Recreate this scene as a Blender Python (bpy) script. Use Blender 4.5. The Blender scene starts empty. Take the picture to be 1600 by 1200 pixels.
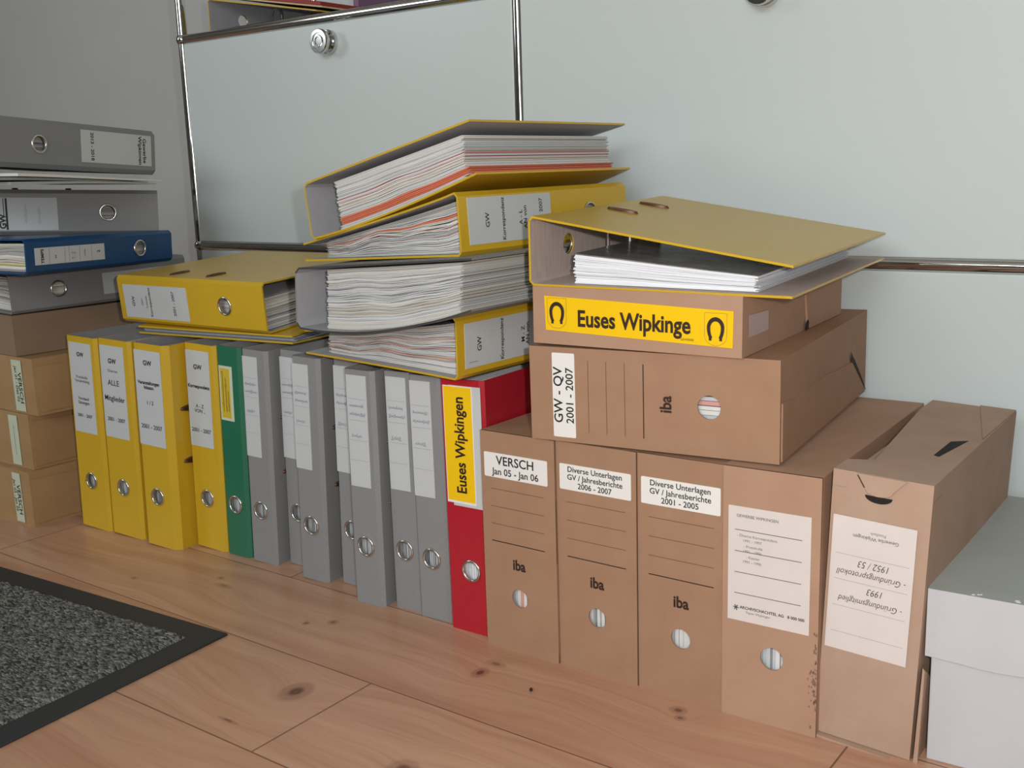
import bpy, bmesh, math, random
from mathutils import Matrix, Vector

scn = bpy.context.scene
COL = scn.collection

# ------------------------------------------------------------------ camera
CAM_LOC = Vector((0.0, 0.0, 0.555))
CAM_R = Matrix(((0.80524395, -0.09277811, 0.58564017),
                (0.59214188, 0.17717261, -0.78611568),
                (-0.03082507, 0.97979696, 0.19760497)))
cam_data = bpy.data.cameras.new('camera')
cam_data.sensor_fit = 'HORIZONTAL'
cam_data.sensor_width = 36.0
cam_data.lens = 36.0 * 1672.75 / 1600.0
cam_data.clip_start = 0.01
cam = bpy.data.objects.new('camera', cam_data)
COL.objects.link(cam)
cam.matrix_world = Matrix.Translation(CAM_LOC) @ CAM_R.to_4x4()
scn.camera = cam

# ------------------------------------------------------------------ world, lights, exposure
world = bpy.data.worlds.new('world')
scn.world = world
world.use_nodes = True
world.node_tree.nodes['Background'].inputs[0].default_value = (0.60, 0.66, 0.74, 1)
world.node_tree.nodes['Background'].inputs[1].default_value = 0.15


def lamp(name, loc, direction, kind, power, color, size, size_y=None):
    d = bpy.data.lights.new(name, 'AREA')
    d.shape = kind
    d.size = size
    if size_y:
        d.size_y = size_y
    d.energy = power
    d.color = color
    o = bpy.data.objects.new(name, d)
    COL.objects.link(o)
    o.location = loc
    o.rotation_euler = Vector(direction).to_track_quat('-Z', 'Y').to_euler()
    return o


FWD = CAM_R @ Vector((0, 0, -1))
RIGHT = CAM_R @ Vector((1, 0, 0))
UP = CAM_R @ Vector((0, 1, 0))
# the camera's own flash, just right of and above the lens, aimed a little to the right
lamp('camera_flash', CAM_LOC + RIGHT * 0.055 + UP * 0.035, FWD + RIGHT * 0.08, 'DISK', 6.0, (1.0, 0.97, 0.94), 0.024)
# daylight from a large low window in the wall behind the photographer
lamp('window_daylight', (-0.1, -2.55, 1.35), (-0.12, 1.0, -0.2), 'RECTANGLE', 84.0, (0.92, 0.98, 1.0), 2.6, 1.5)
# a second window in the left wall
lamp('side_window_daylight', (-3.56, -0.8, 1.65), (1.0, 0.25, -0.1), 'RECTANGLE', 26.0, (0.92, 0.98, 1.0), 1.7, 1.0)

scn.view_settings.view_transform = 'Standard'
scn.view_settings.look = 'None'
scn.view_settings.gamma = 1.0
scn.view_settings.use_curve_mapping = False
scn.view_settings.exposure = 0.0


# ------------------------------------------------------------------ materials
def lin(c):
    r = []
    for v in c:
        v = v / 255.0
        r.append(v / 12.92 if v <= 0.04045 else ((v + 0.055) / 1.055) ** 2.4)
    return (r[0], r[1], r[2], 1.0)


def node(nt, kind, inputs=None, **props):
    n = nt.nodes.new(kind)
    for k, v in props.items():
        setattr(n, k, v)
    for k, v in (inputs or {}).items():
        s = n.inputs[k]
        if hasattr(v, 'links') or hasattr(v, 'is_output'):
            nt.links.new(v, s)
        else:
            s.default_value = v
    return n


def mth(nt, op, a, b=0.0, c=0.0, clamp=False):
    n = node(nt, 'ShaderNodeMath', {0: a, 1: b, 2: c}, operation=op)
    n.use_clamp = clamp
    return n.outputs[0]


def mixc(nt, fac, a, b):
    n = node(nt, 'ShaderNodeMix', data_type='RGBA')
    for i, v in ((0, fac), (6, a), (7, b)):
        if hasattr(v, 'is_output'):
            nt.links.new(v, n.inputs[i])
        else:
            n.inputs[i].default_value = v
    return n.outputs[2]


def mat(name, rgb, rough=0.5, metal=0.0, spec=0.5, mottle=0.0, mscale=40.0, stretch=(1, 1, 1), bump=0.0, bscale=300.0, rgb2=None, coat=0.0):
    m = bpy.data.materials.new(name)
    m.use_nodes = True
    nt = m.node_tree
    b = nt.nodes['Principled BSDF']
    b.inputs['Base Color'].default_value = lin(rgb)
    b.inputs['Roughness'].default_value = rough
    b.inputs['Metallic'].default_value = metal
    b.inputs['Specular IOR Level'].default_value = spec
    if coat:
        b.inputs['Coat Weight'].default_value = coat
        b.inputs['Coat Roughness'].default_value = 0.15
    if mottle or bump:
        tc = node(nt, 'ShaderNodeTexCoord')
        mp = node(nt, 'ShaderNodeMapping', {'Vector': tc.outputs['Object'], 'Scale': stretch})
        if mottle:
            nz = node(nt, 'ShaderNodeTexNoise', {'Vector': mp.outputs[0], 'Scale': mscale, 'Detail': 5.0, 'Roughness': 0.6})
            c1 = lin(rgb)
            c2 = lin(rgb2) if rgb2 else tuple(v * (1 - mottle) for v in c1[:3]) + (1,)
            mr = node(nt, 'ShaderNodeMapRange', {0: nz.outputs[0], 1: 0.3, 2: 0.7})
            nt.links.new(mixc(nt, mr.outputs[0], c1, c2), b.inputs['Base Color'])
        if bump:
            n2 = node(nt, 'ShaderNodeTexNoise', {'Vector': mp.outputs[0], 'Scale': bscale, 'Detail': 3.0})
            bp = node(nt, 'ShaderNodeBump', {'Height': n2.outputs[0], 'Strength': bump, 'Distance': 0.002})
            nt.links.new(bp.outputs[0], b.inputs['Normal'])
    return m


YEL = mat('yellow_cover', (210, 172, 44), 0.30, spec=0.45, mottle=0.06, mscale=14, bump=0.10, bscale=700)
GRYIN = mat('light_grey_lining', (178, 178, 182), 0.65, mottle=0.08, mscale=60)
EDGE = mat('dark_board_edge', (64, 66, 66), 0.6)
YELIN = mat('grey_lining', (150, 148, 150), 0.7, mottle=0.10, mscale=60)
GRN = mat('green_cover', (38, 112, 84), 0.30, mottle=0.06, mscale=14, bump=0.1, bscale=700)
GRY = mat('grey_cover', (142, 143, 144), 0.5, mottle=0.10, mscale=500, bump=0.1, bscale=700)
GRYD = mat('dark_grey_cover', (136, 138, 138), 0.5, mottle=0.12, mscale=500, bump=0.1, bscale=700)
BLU = mat('blue_cover', (14, 70, 118), 0.30, mottle=0.06, mscale=14, bump=0.1, bscale=700)
RED = mat('red_cover', (180, 34, 48), 0.30, mottle=0.06, mscale=14, bump=0.1, bscale=700)
LINTAN = mat('ribbed_tan_lining', (200, 184, 175), 0.7, mottle=0.22, mscale=30, stretch=(1, 1, 9))
LINGRY = mat('ribbed_grey_lining', (176, 172, 168), 0.7, mottle=0.12, mscale=30, stretch=(1, 1, 6))
KRAFT = mat('kraft_cardboard', (168, 133, 107), 0.75, spec=0.25, mottle=0.07, mscale=22, rgb2=(161, 125, 99), bump=0.06, bscale=260)
KRAFT2 = mat('pale_kraft_cardboard', (182, 155, 136), 0.75, spec=0.25, mottle=0.07, mscale=18, rgb2=(175, 145, 124), bump=0.06, bscale=260)
KRAFT3 = mat('worn_kraft_cardboard', (181, 147, 123), 0.72, spec=0.3, mottle=0.09, mscale=9, rgb2=(171, 135, 110), bump=0.08, bscale=200)
KRAFTD = mat('brown_kraft_cardboard', (180, 147, 106), 0.6, spec=0.35, mottle=0.10, mscale=9, rgb2=(166, 132, 92), bump=0.08, bscale=200)
GREYLID = mat('grey_coated_lid_top', (172, 177, 173), 0.6, spec=0.3, mottle=0.08, mscale=14)
KRAFTE = mat('dull_brown_cardboard', (150, 126, 104), 0.7, spec=0.3, mottle=0.1, mscale=9)
WHITEBOX = mat('white_cardboard', (197, 198, 202), 0.7, spec=0.3, mottle=0.05, mscale=12, bump=0.05, bscale=200)
PAPERS = [mat('paper_white', (226, 225, 222), 0.8, spec=0.2), mat('paper_cream', (214, 208, 196), 0.8, spec=0.2),
          mat('paper_cool', (200, 204, 206), 0.8, spec=0.2), mat('paper_dim', (178, 176, 174), 0.8, spec=0.2)]
BRIGHT = [mat('paper_bright', (240, 241, 244), 0.8, spec=0.2), mat('paper_bright_cool', (228, 231, 236), 0.8, spec=0.2)]
ORANGE = mat('salmon_divider', (222, 128, 96), 0.7)
REDDIV = mat('red_divider', (206, 84, 60), 0.7)
PINKDIV = mat('pink_divider', (214, 160, 150), 0.7)
CRIMS = mat('crimson_divider', (160, 60, 84), 0.7)
YELDIV = mat('yellow_divider', (200, 190, 90), 0.7)
GREYDIV = mat('grey_plastic_divider', (140, 146, 148), 0.3)
LABEL = mat('label_paper', (198, 202, 203), 0.6, spec=0.3)
LABELW = mat('label_white', (236, 234, 230), 0.55, spec=0.3)
LABELC = mat('label_cream', (222, 213, 209), 0.65, spec=0.3, mottle=0.05, mscale=30)
LABELMINT = mat('label_pale_green', (206, 214, 190), 0.65, spec=0.3, mottle=0.05, mscale=30)
STICK = mat('yellow_sticker', (248, 202, 22), 0.3, spec=0.5)
STICKOLD = mat('faded_yellow_sticker', (216, 186, 56), 0.4, mottle=0.12, mscale=60)
INK = mat('black_ink', (34, 32, 34), 0.6)
INKG = mat('grey_ink', (112, 112, 116), 0.6)
INKL = mat('pale_grey_ink', (160, 162, 166), 0.6)
INKB = mat('blue_pen_ink', (120, 128, 156), 0.6)
INKBR = mat('brown_print', (52, 34, 28), 0.5)
LINEBR = mat('brown_print_line', (120, 86, 66), 0.7)
SILV = mat('nickel_ring', (214, 212, 206), 0.22, metal=1.0)
BRONZE = mat('dark_metal_slot', (104, 72, 54), 0.3, metal=0.45)
SLOTIN = mat('dark_brown_slot', (74, 58, 40), 0.6)
BLACK = mat('dark_void', (22, 19, 18), 0.8)
CHROME = mat('chrome', (208, 208, 206), 0.10, metal=1.0)
PANEL = mat('light_grey_powder_coat', (208, 217, 217), 0.30, spec=0.45, mottle=0.02, mscale=3)
WALLM = mat('wall_paint', (200, 203, 202), 0.85, mottle=0.04, mscale=6, bump=0.05, bscale=90)
CEIL = mat('ceiling_paint', (214, 214, 210), 0.9)
WALLB = mat('room_paint', (118, 116, 112), 0.9)
RUBBER = mat('black_rubber', (48, 50, 52), 0.6, bump=0.1, bscale=500)
DKRED = mat('dark_red_card', (150, 42, 30), 0.45)
BEIGE = mat('beige_board_edge', (206, 186, 150), 0.7)
PURPLE = mat('purple_sleeve', (120, 80, 110), 0.4)
SCUFF = mat('scuffed_card', (128, 102, 84), 0.8)
SMOKE = mat('smoky_plastic_cover', (156, 156, 153), 0.25, mottle=0.5, mscale=18, rgb2=(92, 92, 90))
TAPE = mat('parcel_tape', (172, 136, 124), 0.18, spec=0.6)
SLEEVE = mat('grey_green_plastic', (168, 178, 176), 0.3)
SLEEVE2 = mat('grey_plastic', (150, 150, 152), 0.35)


def rug_material():
    m = bpy.data.materials.new('flecked_grey_loop_pile')
    m.use_nodes = True
    nt = m.node_tree
    b = nt.nodes['Principled BSDF']
    b.inputs['Roughness'].default_value = 0.95
    b.inputs['Specular IOR Level'].default_value = 0.1
    tc = node(nt, 'ShaderNodeTexCoord')
    mp = node(nt, 'ShaderNodeMapping', {'Vector': tc.outputs['Object'], 'Scale': (230, 380, 230)})
    v = node(nt, 'ShaderNodeTexVoronoi', {'Vector': mp.outputs[0], 'Scale': 1.0, 'Randomness': 1.0})
    n = node(nt, 'ShaderNodeTexNoise', {'Vector': mp.outputs[0], 'Scale': 0.55, 'Detail': 3.0})
    s = node(nt, 'ShaderNodeSeparateColor', {0: v.outputs['Color']})
    f = mth(nt, 'MULTIPLY_ADD', s.outputs[0], 0.65, mth(nt, 'MULTIPLY', n.outputs[0], 0.42))
    cr = node(nt, 'ShaderNodeValToRGB', {0: f})
    e = cr.color_ramp.elements
    e[0].position, e[0].color = 0.22, lin((58, 59, 59))
    e[1].position, e[1].color = 0.85, lin((140, 139, 134))
    e2 = cr.color_ramp.elements.new(0.5)
    e2.color = lin((96, 97, 95))
    nt.links.new(cr.outputs[0], b.inputs['Base Color'])
    bp = node(nt, 'ShaderNodeBump', {'Height': v.outputs['Distance'], 'Strength': 0.8, 'Distance': 0.003})
    bp.invert = True
    nt.links.new(bp.outputs[0], b.inputs['Normal'])
    return m


KNOTS = [(-0.847, 0.723, 0.017, 0.022, 0.9), (-0.704, 0.868, 0.009, 0.013, 0.9), (-0.702, 0.895, 0.014, 0.006, 0.7),
         (-0.479, 0.913, 0.010, 0.008, 0.8), (-0.47, 0.9, 0.007, 0.006, 0.7), (-0.946, 0.876, 0.008, 0.008, 0.7),
         (-0.973, 0.855, 0.005, 0.006, 0.8), (-1.165, 0.881, 0.018, 0.006, 0.6), (-1.192, 0.897, 0.008, 0.005, 0.7),
         (-1.404, 0.965, 0.020, 0.006, 0.5), (-0.644, 0.672, 0.016, 0.016, 0.8), (-1.30, 0.83, 0.007, 0.005, 0.6),
         (-0.56, 0.70, 0.006, 0.005, 0.5), (-0.86, 0.64, 0.016, 0.003, 0.8)]


def floor_material():
    m = bpy.data.materials.new('pine_laminate_planks')
    m.use_nodes = True
    nt = m.node_tree
    b = nt.nodes['Principled BSDF']
    tc = node(nt, 'ShaderNodeTexCoord')
    sp = node(nt, 'ShaderNodeSeparateXYZ', {0: tc.outputs['Object']})
    X, Y = sp.outputs[0], sp.outputs[1]
    v = mth(nt, 'MULTIPLY_ADD', Y, 1 / 0.17, -0.102 / 0.17)
    row = mth(nt, 'FLOOR', v)
    fv = mth(nt, 'FRACT', v)
    e = mth(nt, 'MULTIPLY_ADD', row, 0.479, -0.311 - 4 * 0.479)
    u = mth(nt, 'DIVIDE', mth(nt, 'SUBTRACT', X, e), 1.277)
    fu = mth(nt, 'FRACT', u)
    pid = node(nt, 'ShaderNodeTexWhiteNoise', {'Vector': node(nt, 'ShaderNodeCombineXYZ', {0: row, 1: mth(nt, 'FLOOR', u)}).outputs[0]}, noise_dimensions='3D')
    pv = pid.outputs[0]
    # grain that follows the plank
    off = mth(nt, 'MULTIPLY', pv, 37.0)
    warp = node(nt, 'ShaderNodeTexNoise', {'Vector': node(nt, 'ShaderNodeCombineXYZ', {0: mth(nt, 'MULTIPLY', X, 3.0), 1: mth(nt, 'MULTIPLY', Y, 9.0), 2: off}).outputs[0], 'Scale': 1.0, 'Detail': 2.0})
    yw = mth(nt, 'MULTIPLY_ADD', warp.outputs[0], 0.10, Y)
    # knots bend and darken the grain
    knot = 0.0
    for kx, ky, rx, ry, s in KNOTS:
        dx = mth(nt, 'MULTIPLY', mth(nt, 'SUBTRACT', X, kx), 1 / rx)
        dy = mth(nt, 'MULTIPLY', mth(nt, 'SUBTRACT', Y, ky), 1 / ry)
        d = mth(nt, 'SQRT', mth(nt, 'ADD', mth(nt, 'MULTIPLY', dx, dx), mth(nt, 'MULTIPLY', dy, dy)))
        core = node(nt, 'ShaderNodeMapRange', {0: d, 1: 1.15, 2: 0.35, 3: 0.0, 4: s})
        ringw = mth(nt, 'MULTIPLY', mth(nt, 'SINE', mth(nt, 'MULTIPLY', d, 8.0)), 0.25)
        c2 = mth(nt, 'MULTIPLY', core.outputs[0], mth(nt, 'ADD', ringw, 0.8))
        knot = c2 if knot == 0.0 else mth(nt, 'MAXIMUM', knot, c2)
        fall = mth(nt, 'POWER', 2.718, mth(nt, 'MULTIPLY', mth(nt, 'MULTIPLY', d, d), -0.22))
        yw = mth(nt, 'MULTIPLY_ADD', fall, ry * 0.9, yw)
    g1 = node(nt, 'ShaderNodeTexNoise', {'Vector': node(nt, 'ShaderNodeCombineXYZ', {0: mth(nt, 'MULTIPLY', X, 1.6), 1: mth(nt, 'MULTIPLY', yw, 34.0), 2: off}).outputs[0], 'Scale': 1.0, 'Detail': 4.0, 'Roughness': 0.55})
    g2 = node(nt, 'ShaderNodeTexNoise', {'Vector': node(nt, 'ShaderNodeCombineXYZ', {0: mth(nt, 'MULTIPLY', X, 9.0), 1: mth(nt, 'MULTIPLY', yw, 260.0), 2: off}).outputs[0], 'Scale': 1.0, 'Detail': 3.0})
    big = node(nt, 'ShaderNodeTexNoise', {'Vector': tc.outputs['Object'], 'Scale': 3.0, 'Detail': 1.0})
    c = mixc(nt, node(nt, 'ShaderNodeMapRange', {0: g1.outputs[0], 1: 0.30, 2: 0.72}).outputs[0], lin((206, 167, 138)), lin((172, 126, 99)))
    c = mixc(nt, node(nt, 'ShaderNodeMapRange', {0: g2.outputs[0], 1: 0.52, 2: 0.82, 4: 0.5}).outputs[0], c, lin((152, 106, 82)))
    c = mixc(nt, mth(nt, 'MULTIPLY', big.outputs[0], 0.35), c, lin((204, 152, 124)))
    c = mixc(nt, mth(nt, 'MULTIPLY', pv, 0.22), c, lin((214, 176, 144)))
    c = mixc(nt, knot, c, lin((96, 56, 42)))
    # joints between the planks
    sv = mth(nt, 'MINIMUM', fv, mth(nt, 'SUBTRACT', 1.0, fv))
    su = mth(nt, 'MINIMUM', fu, mth(nt, 'SUBTRACT', 1.0, fu))
    jm = mth(nt, 'MAXIMUM', mth(nt, 'LESS_THAN', sv, 0.0055), mth(nt, 'LESS_THAN', su, 0.0008))
    c = mixc(nt, mth(nt, 'MULTIPLY', jm, 0.75), c, lin((84, 52, 40)))
    nt.links.new(c, b.inputs['Base Color'])
    b.inputs['Roughness'].default_value = 0.30
    b.inputs['Specular IOR Level'].default_value = 0.42
    bp = node(nt, 'ShaderNodeBump', {'Height': mth(nt, 'SUBTRACT', mth(nt, 'MULTIPLY', g2.outputs[0], 0.12), jm), 'Strength': 0.25, 'Distance': 0.001})
    nt.links.new(bp.outputs[0], b.inputs['Normal'])
    return m


FLOORM = floor_material()
RUGM = rug_material()


# ------------------------------------------------------------------ mesh helpers
class Geo:
    def __init__(self):
        self.v, self.f, self.m = [], [], []

    def add(self, verts, faces, mi=0):
        o = len(self.v)
        self.v += [tuple(p) for p in verts]
        for f in faces:
            self.f.append([i + o for i in f])
            self.m.append(mi)

    def box(self, a, b, mi=0):
        x0, y0, z0 = a
        x1, y1, z1 = b
        self.add([(x0, y0, z0), (x1, y0, z0), (x1, y1, z0), (x0, y1, z0), (x0, y0, z1), (x1, y0, z1), (x1, y1, z1), (x0, y1, z1)],
                 [(0, 3, 2, 1), (4, 5, 6, 7), (0, 1, 5, 4), (1, 2, 6, 5), (2, 3, 7, 6), (3, 0, 4, 7)], mi)

    def plate(self, poly, frame, t, mi=0):
        """polygon in a 2-D frame (origin, right, up), extruded by t along the normal right x up"""
        o, r, u = (Vector(p) for p in frame)
        nrm = r.cross(u).normalized()
        n = len(poly)
        a = [o + r * p[0] + u * p[1] for p in poly]
        bb = [p + nrm * t for p in a]
        self.add(a + bb, [tuple(reversed(range(n))), tuple(range(n, 2 * n))] + [(i, (i + 1) % n, n + (i + 1) % n, n + i) for i in range(n)], mi)

    def holed(self, rect, hc, hr, y0, y1, mi0=0, mi1=0, n=32):
        """plate in x-z with a round hole, from y0 (front) to y1 (back)"""
        x0, z0, x1, z1 = rect
        ang = [2 * math.pi * i / n for i in range(n)] + [math.atan2(cz - hc[1], cx - hc[0]) % (2 * math.pi) for cx in (x0, x1) for cz in (z0, z1)]
        ang = sorted(set(round(a, 6) for a in ang))
        inn, out = [], []
        for a in ang:
            c, s = math.cos(a), math.sin(a)
            inn.append((hc[0] + hr * c, hc[1] + hr * s))
            k = min(((x1 if c > 0 else x0) - hc[0]) / c if abs(c) > 1e-9 else 9e9, ((z1 if s > 0 else z0) - hc[1]) / s if abs(s) > 1e-9 else 9e9)
            out.append((hc[0] + k * c, hc[1] + k * s))
        N = len(ang)
        V = [(p[0], y0, p[1]) for p in inn] + [(p[0], y0, p[1]) for p in out] + [(p[0], y1, p[1]) for p in inn] + [(p[0], y1, p[1]) for p in out]
        J = lambda i: (i + 1) % N
        self.add(V, [(i, N + i, N + J(i), J(i)) for i in range(N)] + [(i, J(i), 2 * N + J(i), 2 * N + i) for i in range(N)] +
                 [(N + i, 3 * N + i, 3 * N + J(i), N + J(i)) for i in range(N)], mi0)
        self.add(V, [(2 * N + i, 2 * N + J(i), 3 * N + J(i), 3 * N + i) for i in range(N)], mi1)

    def tube(self, pts, r, n=14, mi=0, cap=True):
        pts = [Vector(p) for p in pts]
        rings = []
        for i, p in enumerate(pts):
            t = (pts[min(i + 1, len(pts) - 1)] - pts[max(i - 1, 0)]).normalized()
            a = Vector((0, 0, 1)) if abs(t.z) < 0.9 else Vector((1, 0, 0))
            x = t.cross(a).normalized()
            y = t.cross(x)
            rings.append([p + (x * math.cos(2 * math.pi * k / n) + y * math.sin(2 * math.pi * k / n)) * r for k in range(n)])
        V = [q for rg in rings for q in rg]
        F = [(i * n + k, i * n + (k + 1) % n, (i + 1) * n + (k + 1) % n, (i + 1) * n + k) for i in range(len(pts) - 1) for k in range(n)]
        if cap:
            F += [tuple(reversed(range(n))), tuple(range((len(pts) - 1) * n, len(pts) * n))]
        self.add(V, F, mi)

    def lathe(self, prof, origin, axis, n=40, mi=0):
        """prof: (radius, height) along axis"""
        ax = Vector(axis).normalized()
        a = Vector((0, 0, 1)) if abs(ax.z) < 0.9 else Vector((1, 0, 0))
        x = ax.cross(a).normalized()
        y = ax.cross(x)
        o = Vector(origin)
        V = [o + ax * h + (x * math.cos(2 * math.pi * k / n) + y * math.sin(2 * math.pi * k / n)) * max(r, 1e-5) for r, h in prof for k in range(n)]
        F = [(i * n + k, i * n + (k + 1) % n, (i + 1) * n + (k + 1) % n, (i + 1) * n + k) for i in range(len(prof) - 1) for k in range(n)]
        self.add(V, F, mi)

    def torus(self, c, axis, R, r, n=40, k=10, mi=0, sq=(1, 1)):
        ax = Vector(axis).normalized()
        a = Vector((0, 0, 1)) if abs(ax.z) < 0.9 else Vector((1, 0, 0))
        x = ax.cross(a).normalized()
        y = ax.cross(x)
        c = Vector(c)
        V = []
        for i in range(n):
            t = 2 * math.pi * i / n
            d = x * math.cos(t) * sq[0] + y * math.sin(t) * sq[1]
            for j in range(k):
                q = 2 * math.pi * j / k
                V.append(c + d * (R + r * math.cos(q)) + ax * r * math.sin(q))
        F = [(i * k + j, i * k + (j + 1) % k, ((i + 1) % n) * k + (j + 1) % k, ((i + 1) % n) * k + j) for i in range(n) for j in range(k)]
        self.add(V, F, mi)

    def ribbon(self, pts, w, place, mi=0):
        """flat stroke through 2-D points; place() lifts a 2-D point onto the surface"""
        n = len(pts)
        V = []
        for i in range(n):
            a, b = pts[max(i - 1, 0)], pts[min(i + 1, n - 1)]
            dx, dy = b[0] - a[0], b[1] - a[1]
            L = math.hypot(dx, dy) or 1
            ww = w[i] if isinstance(w, (list, tuple)) else w
            V.append(place(pts[i][0] - dy / L * ww / 2, pts[i][1] + dx / L * ww / 2))
            V.append(place(pts[i][0] + dy / L * ww / 2, pts[i][1] - dx / L * ww / 2))
        self.add(V, [(2 * i, 2 * i + 1, 2 * i + 3, 2 * i + 2) for i in range(n - 1)], mi)

    def obj(self, name, mats, parent=None, smooth=False, bevel=0.0, seg=2, fix=True):
        me = bpy.data.meshes.new(name)
        me.from_pydata(self.v, [], self.f)
        for m in (mats if isinstance(mats, (list, tuple)) else [mats]):
            me.materials.append(m)
        for i, p in enumerate(me.polygons):
            p.material_index = self.m[i]
        if fix:
            bm = bmesh.new()
            bm.from_mesh(me)
            bmesh.ops.recalc_face_normals(bm, faces=bm.faces)
            bm.to_mesh(me)
            bm.free()
        if smooth:
            for p in me.polygons:
                p.use_smooth = True
        o = bpy.data.objects.new(name, me)
        COL.objects.link(o)
        if parent:
            o.parent = parent
        if bevel:
            b = o.modifiers.new('bevel', 'BEVEL')
            b.width = bevel
            b.segments = seg
            b.limit_method = 'ANGLE'
            b.angle_limit = math.radians(40)
        if smooth:
            es = o.modifiers.new('edges', 'EDGE_SPLIT')
            es.split_angle = math.radians(40)
        return o


def thing(name, label, cat, pos, rot=None, group=None):
    o = bpy.data.objects.new(name, None)
    o.empty_display_size = 0.03
    COL.objects.link(o)
    o.matrix_world = Matrix.Translation(Vector(pos)) @ (rot.to_4x4() if rot else Matrix.Identity(4))
    o['label'] = label
    o['category'] = cat
    if group:
        o['group'] = group
    return o


def tag(o, label, cat, group=None):
    o['label'] = label
    o['category'] = cat
    if group:
        o['group'] = group
    return o


_text = {}


def text_mesh(body, bold):
    key = (body, bold)
    if key not in _text:
        cu = bpy.data.curves.new('lettering', 'FONT')
        cu.body = body
        cu.align_x = 'CENTER'
        cu.align_y = 'CENTER'
        cu.size = 1.0
        cu.offset = bold
        cu.space_line = 0.95
        cu.resolution_u = 3
        ob = bpy.data.objects.new('lettering_source', cu)
        COL.objects.link(ob)
        dg = bpy.context.evaluated_depsgraph_get()
        me = bpy.data.meshes.new_from_object(ob.evaluated_get(dg))
        _text[key] = ([v.co.copy() for v in me.vertices], [list(p.vertices) for p in me.polygons])
        bpy.data.objects.remove(ob)
        bpy.data.curves.remove(cu)
        bpy.data.meshes.remove(me)
    return _text[key]


DIRS = {'x': Vector((1, 0, 0)), '-x': Vector((-1, 0, 0)), 'z': Vector((0, 0, 1)), '-z': Vector((0, 0, -1))}
UPOF = {'x': 'z', '-x': '-z', 'z': '-x', '-z': 'x'}


def text(parent, body, size, cx, cz, ink=INK, right='x', bold=0.0, y=-0.0009, name='lettering', squeeze=1.0, slant=0.0):
    vs, fs = text_mesh(body, bold)
    r, u = DIRS[right], DIRS[UPOF[right]]
    o = Vector((cx, y, cz))
    g = Geo()
    g.add([o + r * (p.x + slant * p.y) * size * squeeze + u * p.y * size for p in vs], fs)
    return g.obj(name, ink, parent, fix=False)


def flat(parent, name, x0, z0, x1, z1, m, t=0.0006, r=0.0, y=0.0):
    """a stuck-on label, t thick, on the front face"""
    g = Geo()
    if r:
        pts = []
        for cx, cz, a0 in ((x1 - r, z1 - r, 0), (x0 + r, z1 - r, 90), (x0 + r, z0 + r, 180), (x1 - r, z0 + r, 270)):
            for k in range(5):
                a = math.radians(a0 + 22.5 * k)
                pts.append((cx + r * math.cos(a), cz + r * math.sin(a)))
    else:
        pts = [(x0, z0), (x1, z0), (x1, z1), (x0, z1)]
    g.plate(pts, ((0, y, 0), (1, 0, 0), (0, 0, 1)), t)
    return g.obj(name, m, parent)


def rules(parent, lines, w, m, name='ruled_lines', y=-0.0008):
    g = Geo()
    for x0, z0, x1, z1 in lines:
        g.ribbon([(x0, z0), (x1, z1)], w, lambda a, b: (a, y, b))
    return g.obj(name, m, parent, fix=False)


def scribble(parent, words, m, seed, w=0.0006, y=-0.0009, right='x', name='handwriting'):
    """cursive strokes: words = (cx, cz, length, height)"""
    rnd = random.Random(seed)
    r, u = DIRS[right], DIRS[UPOF[right]]
    for cx, cz, L, h in words:
        g = Geo()
        n = max(10, int(L / h * 9))
        pts, ph = [], rnd.random() * 6
        amp = 0.5
        for i in range(n + 1):
            s = i / n
            if i % 6 == 0:
                amp = rnd.choice((0.35, 0.4, 0.45, 0.95))
            a = ph + s * L / h * 7.5
            pts.append(((s - 0.5) * L + 0.28 * h * math.sin(a * 1.0 + 1.2), h * amp * math.sin(a) + 0.1 * h * rnd.uniform(-1, 1)))
        g.ribbon(pts, w, lambda a, b: Vector((cx, y, cz)) + r * a + u * b)
        g.obj(name, m, parent, fix=False)


def rotvec(d):
    v = Vector([math.radians(a) for a in d])
    return Matrix.Rotation(v.length, 3, v.normalized()) if v.length > 1e-9 else Matrix.Identity(3)


def cols(x, y, z):
    return Matrix((x, y, z)).transposed()


def RZ(a):
    return Matrix.Rotation(math.radians(a), 3, 'Z')


# how a folder can lie: columns are the world directions of its own x (thickness), y (depth from spine), z (height)
TOP_LEFT = cols((0, 0, 1), (0, 1, 0), (-1, 0, 0))
TOP_RIGHT = cols((0, 0, -1), (0, 1, 0), (1, 0, 0))
SPINE_LEFT_TOP_NEAR = cols((0, 0, -1), (1, 0, 0), (0, -1, 0))
SPINE_LEFT_TOP_FAR = cols((0, 0, 1), (1, 0, 0), (0, 1, 0))


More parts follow.
